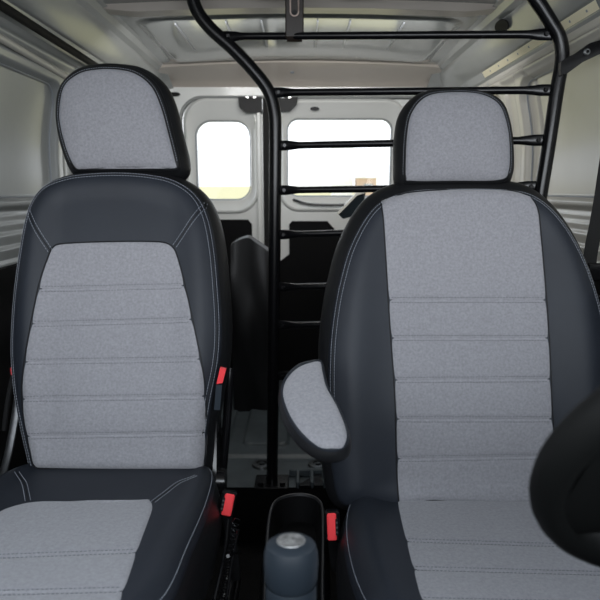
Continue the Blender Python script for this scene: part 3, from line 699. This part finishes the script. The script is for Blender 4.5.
def rear_door(nm, wn, x0, x1, w, fring, trimpoly):
    o = rr(x0, x1, .01, FZ1-.006, .10)
    wx0, wx1, wz0, wz1, wr = w; win = rr(wx0, wx1, wz0, wz1, wr)
    a0, a1, b0, b1 = fring; R1 = rr(a0, a1, b0, b1, wr+.04)
    mb = MB(); Y = DY
    mid = .5*R1+.5*win
    mb.grid(np.array([L3(o, Y+.02), L3(inset(o, .006), Y), L3(inset(R1, -.010), Y), L3(R1, Y-.012), L3(inset(R1, .008), Y-.014), L3(mid, Y+.006), L3(inset(win, -.008), Y+.018), L3(inset(win, -.002), Y+.022), L3(win, Y+.045)]), closed=True)
    d = struct(mb.build(nm, 'paint_door', smooth=30))
    sl = MB(); sl.grid(np.array([L3(inset(win, -.001), Y+.018), L3(inset(win, .001), Y+.016), L3(inset(win, .005), Y+.02), L3(inset(win, .005), Y+.045)]), closed=True)
    wo = struct(sl.build(wn, 'bldg_dark'))
    g = MB(); g.add(L3(win, Y+.035), [tuple(range(len(win)))]); g.build('pane', 'glass', wo)
    tp = MB(); tp.prism([(X(px), Y-.012, Z(py)) for px, py in trimpoly], (0, .01, 0)); tp.build('lower_trim', 'trim', d)
    return d
xm = X(266)
dl = rear_door('door_1', 'window_1', FX0+.008, xm-.004, (X(195.5), X(250.5), Z(200), Z(120), .075), (X(187), X(258), Z(212), Z(99), ),
   [(190, 219.5), (247, 219.5), (251, 224), (251, 370), (190, 370)])
drr = rear_door('door_2', 'window_2', xm+.010, FX1-.008, (X(287), X(392), Z(196.5), Z(118), .055), (X(280), X(404), Z(210), Z(101)),
   [(289, 224), (292, 221), (328, 221), (336, 230), (410, 235), (410, 373), (275, 373), (275, 264), (289, 254)])  # widened low down: the black there stands for cargo shade on the door
for d in (dl, drr): pass
# meeting seal, black latch covers, hinge holes
ms = MB(); ms.box((xm+.003, DY+.012, .70), (.016, .022, .70), bev=.003); struct(ms.build('trim_18', 'rubber'))
mp = MB(); mp.box((X(259.5), DY-.02, (Z(108)+Z(245))/2), (.010, .008, (Z(108)-Z(245))/2), bev=.004); mp.build('edge_post', 'paint_door', dl)
for (pts, par) in (([(240, 98), (263, 98), (263, 113.5), (247, 113.5), (241, 108)], dl), ([(278, 98), (298, 98), (297, 105), (290, 112), (279, 113)], drr)):
    k = MB(); k.prism([(X(a), DY-.035, Z(b)) for a, b in pts], (0, .03, 0)); 
    for a in (249, 256) if par is dl else (283, 290): k.box((X(a), DY-.037, Z(98.5)), (.006, .004, .004), bev=.001, mi=1)
    k.build('latch_cover', ['black', 'chrome'], par, smooth=20)
hh = MB()
for yy in (228.5, 234.5): hh.lathe([(0, .002), (.008, .002), (.008, 0)], (X(267.5), DY-.017, Z(yy)), ax=(0, -1, 0), n=14)
hh.build('bolt_hole', 'black', dl)
hh = MB(); e = [(X(314.5)+.022*math.cos(t), DY-.006, Z(109)+.009*math.sin(t)) for t in np.linspace(0, 2*math.pi, 20, endpoint=False)]; hh.prism(e, (0, -.004, 0)); hh.build('vent_hole', 'black', drr)
for (px, py) in ((178, 95),):
    e = [(X(px)+.028*math.cos(t), 2.84, Z(py)+.010*math.sin(t)) for t in np.linspace(0, 2*math.pi, 20, endpoint=False)]
    tag(MB().prism(e, (0, -.004, 0)).build('hole_plug', 'rubber'), 'oval black rubber plug above the left rear door corner', 'plug')
q = crom([(X(293), DY-.0, Z(199.5)), (X(310), DY-.02, Z(204)), (X(345), DY-.02, Z(204.5)), (X(375), DY-.02, Z(200))], 8); MB().tube(q, .006, n=8).build('pull_strap', 'blackgloss', drr)
# dark glossy panel end beside the driver seat (folded cover leaning at the right rear door)
pnl = thing('folded_panel', (X(350, 2.5), 2.5, .0), 'dark glossy slanted panel edge just left of the driver seat top', 'panel')
q = [atY(337, 213, 2.45), atY(343, 219, 2.45), atY(362, 214, 2.45), atY(366, 190, 2.45), atY(356, 193, 2.45)]
MB().prism(q, (0, .02, 0)).build('board', mat('dark_teal_gloss', (.015, .02, .024), .12), pnl)
q = [atY(366, 190, 2.45), atY(356, 193, 2.45), atY(337, 213, 2.45), atY(338.5, 214.5, 2.45), atY(357, 195.5, 2.45), atY(366, 192.5, 2.45)]
MB().prism(q, (0, -.006, 0)).build('edge_strip', 'paint_light', pnl)
MB().tube([atY(358, 213, 2.47), np.array((atY(358, 213, 2.47)[0]+.02, 2.47, 0.0))], .012).build('support_leg', 'black', pnl)
# ------------------------------------------------------------------ dark cargo: wrapped bundle behind the left post
cg = MB(); xs = [(231, 245), (237, 241), (248, 237.5), (256, 242), (266, 249), (272, 254)]
Yc = 2.35; G = []
tops = crom([atY(a, b, Yc) for a, b in xs], 8); n = len(tops)
for j, t in enumerate(np.linspace(0, 1, 14)):
    row = []
    for i, p in enumerate(tops):
        wv = .006*math.sin(i*.12+j*.5)+.004*math.sin(i*.2-j*.6)
        row.append((p[0]*(1)+0, Yc-.015+wv-.03*math.sin(math.pi*t), p[2]*(1-t)))
    G.append(row)
back = [[(p[0], Yc+.16, p[2]*(1-t)*.97) for p in tops] for t in (0, 1)]
cg.grid(np.array(G)); cg.grid(np.array([G[0], [(p[0], Yc+.05, p[2]+.006) for p in tops], back[0], back[1]]))
cg.grid(np.array([[r[0] for r in G], [(tops[0][0], Yc+.16, r[0][2]) for r in G]])); cg.grid(np.array([[r[-1] for r in G], [(tops[-1][0], Yc+.16, r[-1][2]) for r in G]]))
tag(cg.build('wrapped_bundle', mat('black_wrap', (.006, .006, .007), .42), smooth=60), 'tall bundle in shiny black wrap standing behind the guard post', 'bundle')
# black plywood bulk behind the driver seat side
bxx = MB(); bxx.box(((X(345)+.35)/2+.22, 2.60, .34), (.22, .22, .335), bev=.012); bx = bxx.build('cargo_box', 'trim'); tag(bx, 'black cargo box on the load floor behind the driver seat', 'box')
# ------------------------------------------------------------------ dashboard under the camera, roof over the cab
struct(MB().box((0, .50, 1.45), (.80, .50, .012), bev=.004).build('trim_25', 'paint_warm_bounce'))
dsh = MB(); dsh.box((0, -.22, .32), (.80, .28, .44), bev=.05); struct(dsh.build('trim_19', 'black'))
# ------------------------------------------------------------------ outside
g = MB(); 
g.add([(-120, 4.5, -.7), (120, 4.5, -.7), (120, 30, -.7), (-120, 30, -.7), (120, 130, 1.6), (-120, 130, 1.6)], [(0, 1, 2, 3), (3, 2, 4, 5)])
struct(g.build('ground', 'grass', smooth=0))
bd = thing('building', (6.0, 45, -.3), 'small pale building with reddish wall seen through the right rear window', 'building')
c0 = atY(367, 184, 45); MB().box((c0[0], 46, .85), (.75, 1.0, .95)).build('brick_wall', 'bldg_red', bd)
MB().box((c0[0]-1.8, 47, 2.2), (.8, 1.0, 2.4)).build('wall', 'bldg', bd)
MB().box((c0[0]+.1, 46, 1.85), (.9, 1.2, .06)).build('roof', 'bldg', bd)
MB().box((c0[0]+.1, 44.98, 1.1), (.35, .03, .25)).build('window', 'bldg_dark', bd)
# ------------------------------------------------------------------ light
w = bpy.data.worlds.new('world'); SC.world = w; w.use_nodes = True; nt = w.node_tree; bg = nt.nodes['Background']
tc = nt.nodes.new('ShaderNodeTexCoord'); sx = nt.nodes.new('ShaderNodeSeparateXYZ'); rp_ = nt.nodes.new('ShaderNodeValToRGB'); mr = nt.nodes.new('ShaderNodeMapRange')
mr.inputs['From Min'].default_value = -1; mr.inputs['From Max'].default_value = 1
nt.links.new(tc.outputs['Generated'], sx.inputs[0]); nt.links.new(sx.outputs['Z'], mr.inputs['Value']); nt.links.new(mr.outputs[0], rp_.inputs[0])
e = rp_.color_ramp.elements; e[0].position = .40; e[0].color = (.16, .17, .18, 1); e[1].position = .52; e[1].color = (.95, .97, 1, 1); n3 = e.new(1.0); n3.color = (.72, .86, 1, 1)
nt.links.new(rp_.outputs[0], bg.inputs[0]); bg.inputs[1].default_value = 1.9
def area(name, loc, rot, sx_, sy_, pw, col):
    l = bpy.data.lights.new(name, 'AREA'); l.shape = 'RECTANGLE'; l.size = sx_; l.size_y = sy_; l.energy = pw; l.color = col
    o = bpy.data.objects.new(name, l); COL.objects.link(o); o.location = loc; o.rotation_euler = rot; return o
area('windscreen_light', (0, -.30, 1.18), (math.radians(93), 0, 0), 1.5, .45, 12, (.88, .94, 1))
area('cargo_fill_light', (0, 1.99, 1.455), (math.radians(42), 0, 0), .9, .10, 4.6, (1, .98, .95))  # added fill under the roof to brighten doors and cargo walls, no real lamp
SC.view_settings.view_transform = 'Standard'; SC.view_settings.look = 'None'; SC.view_settings.exposure = 0
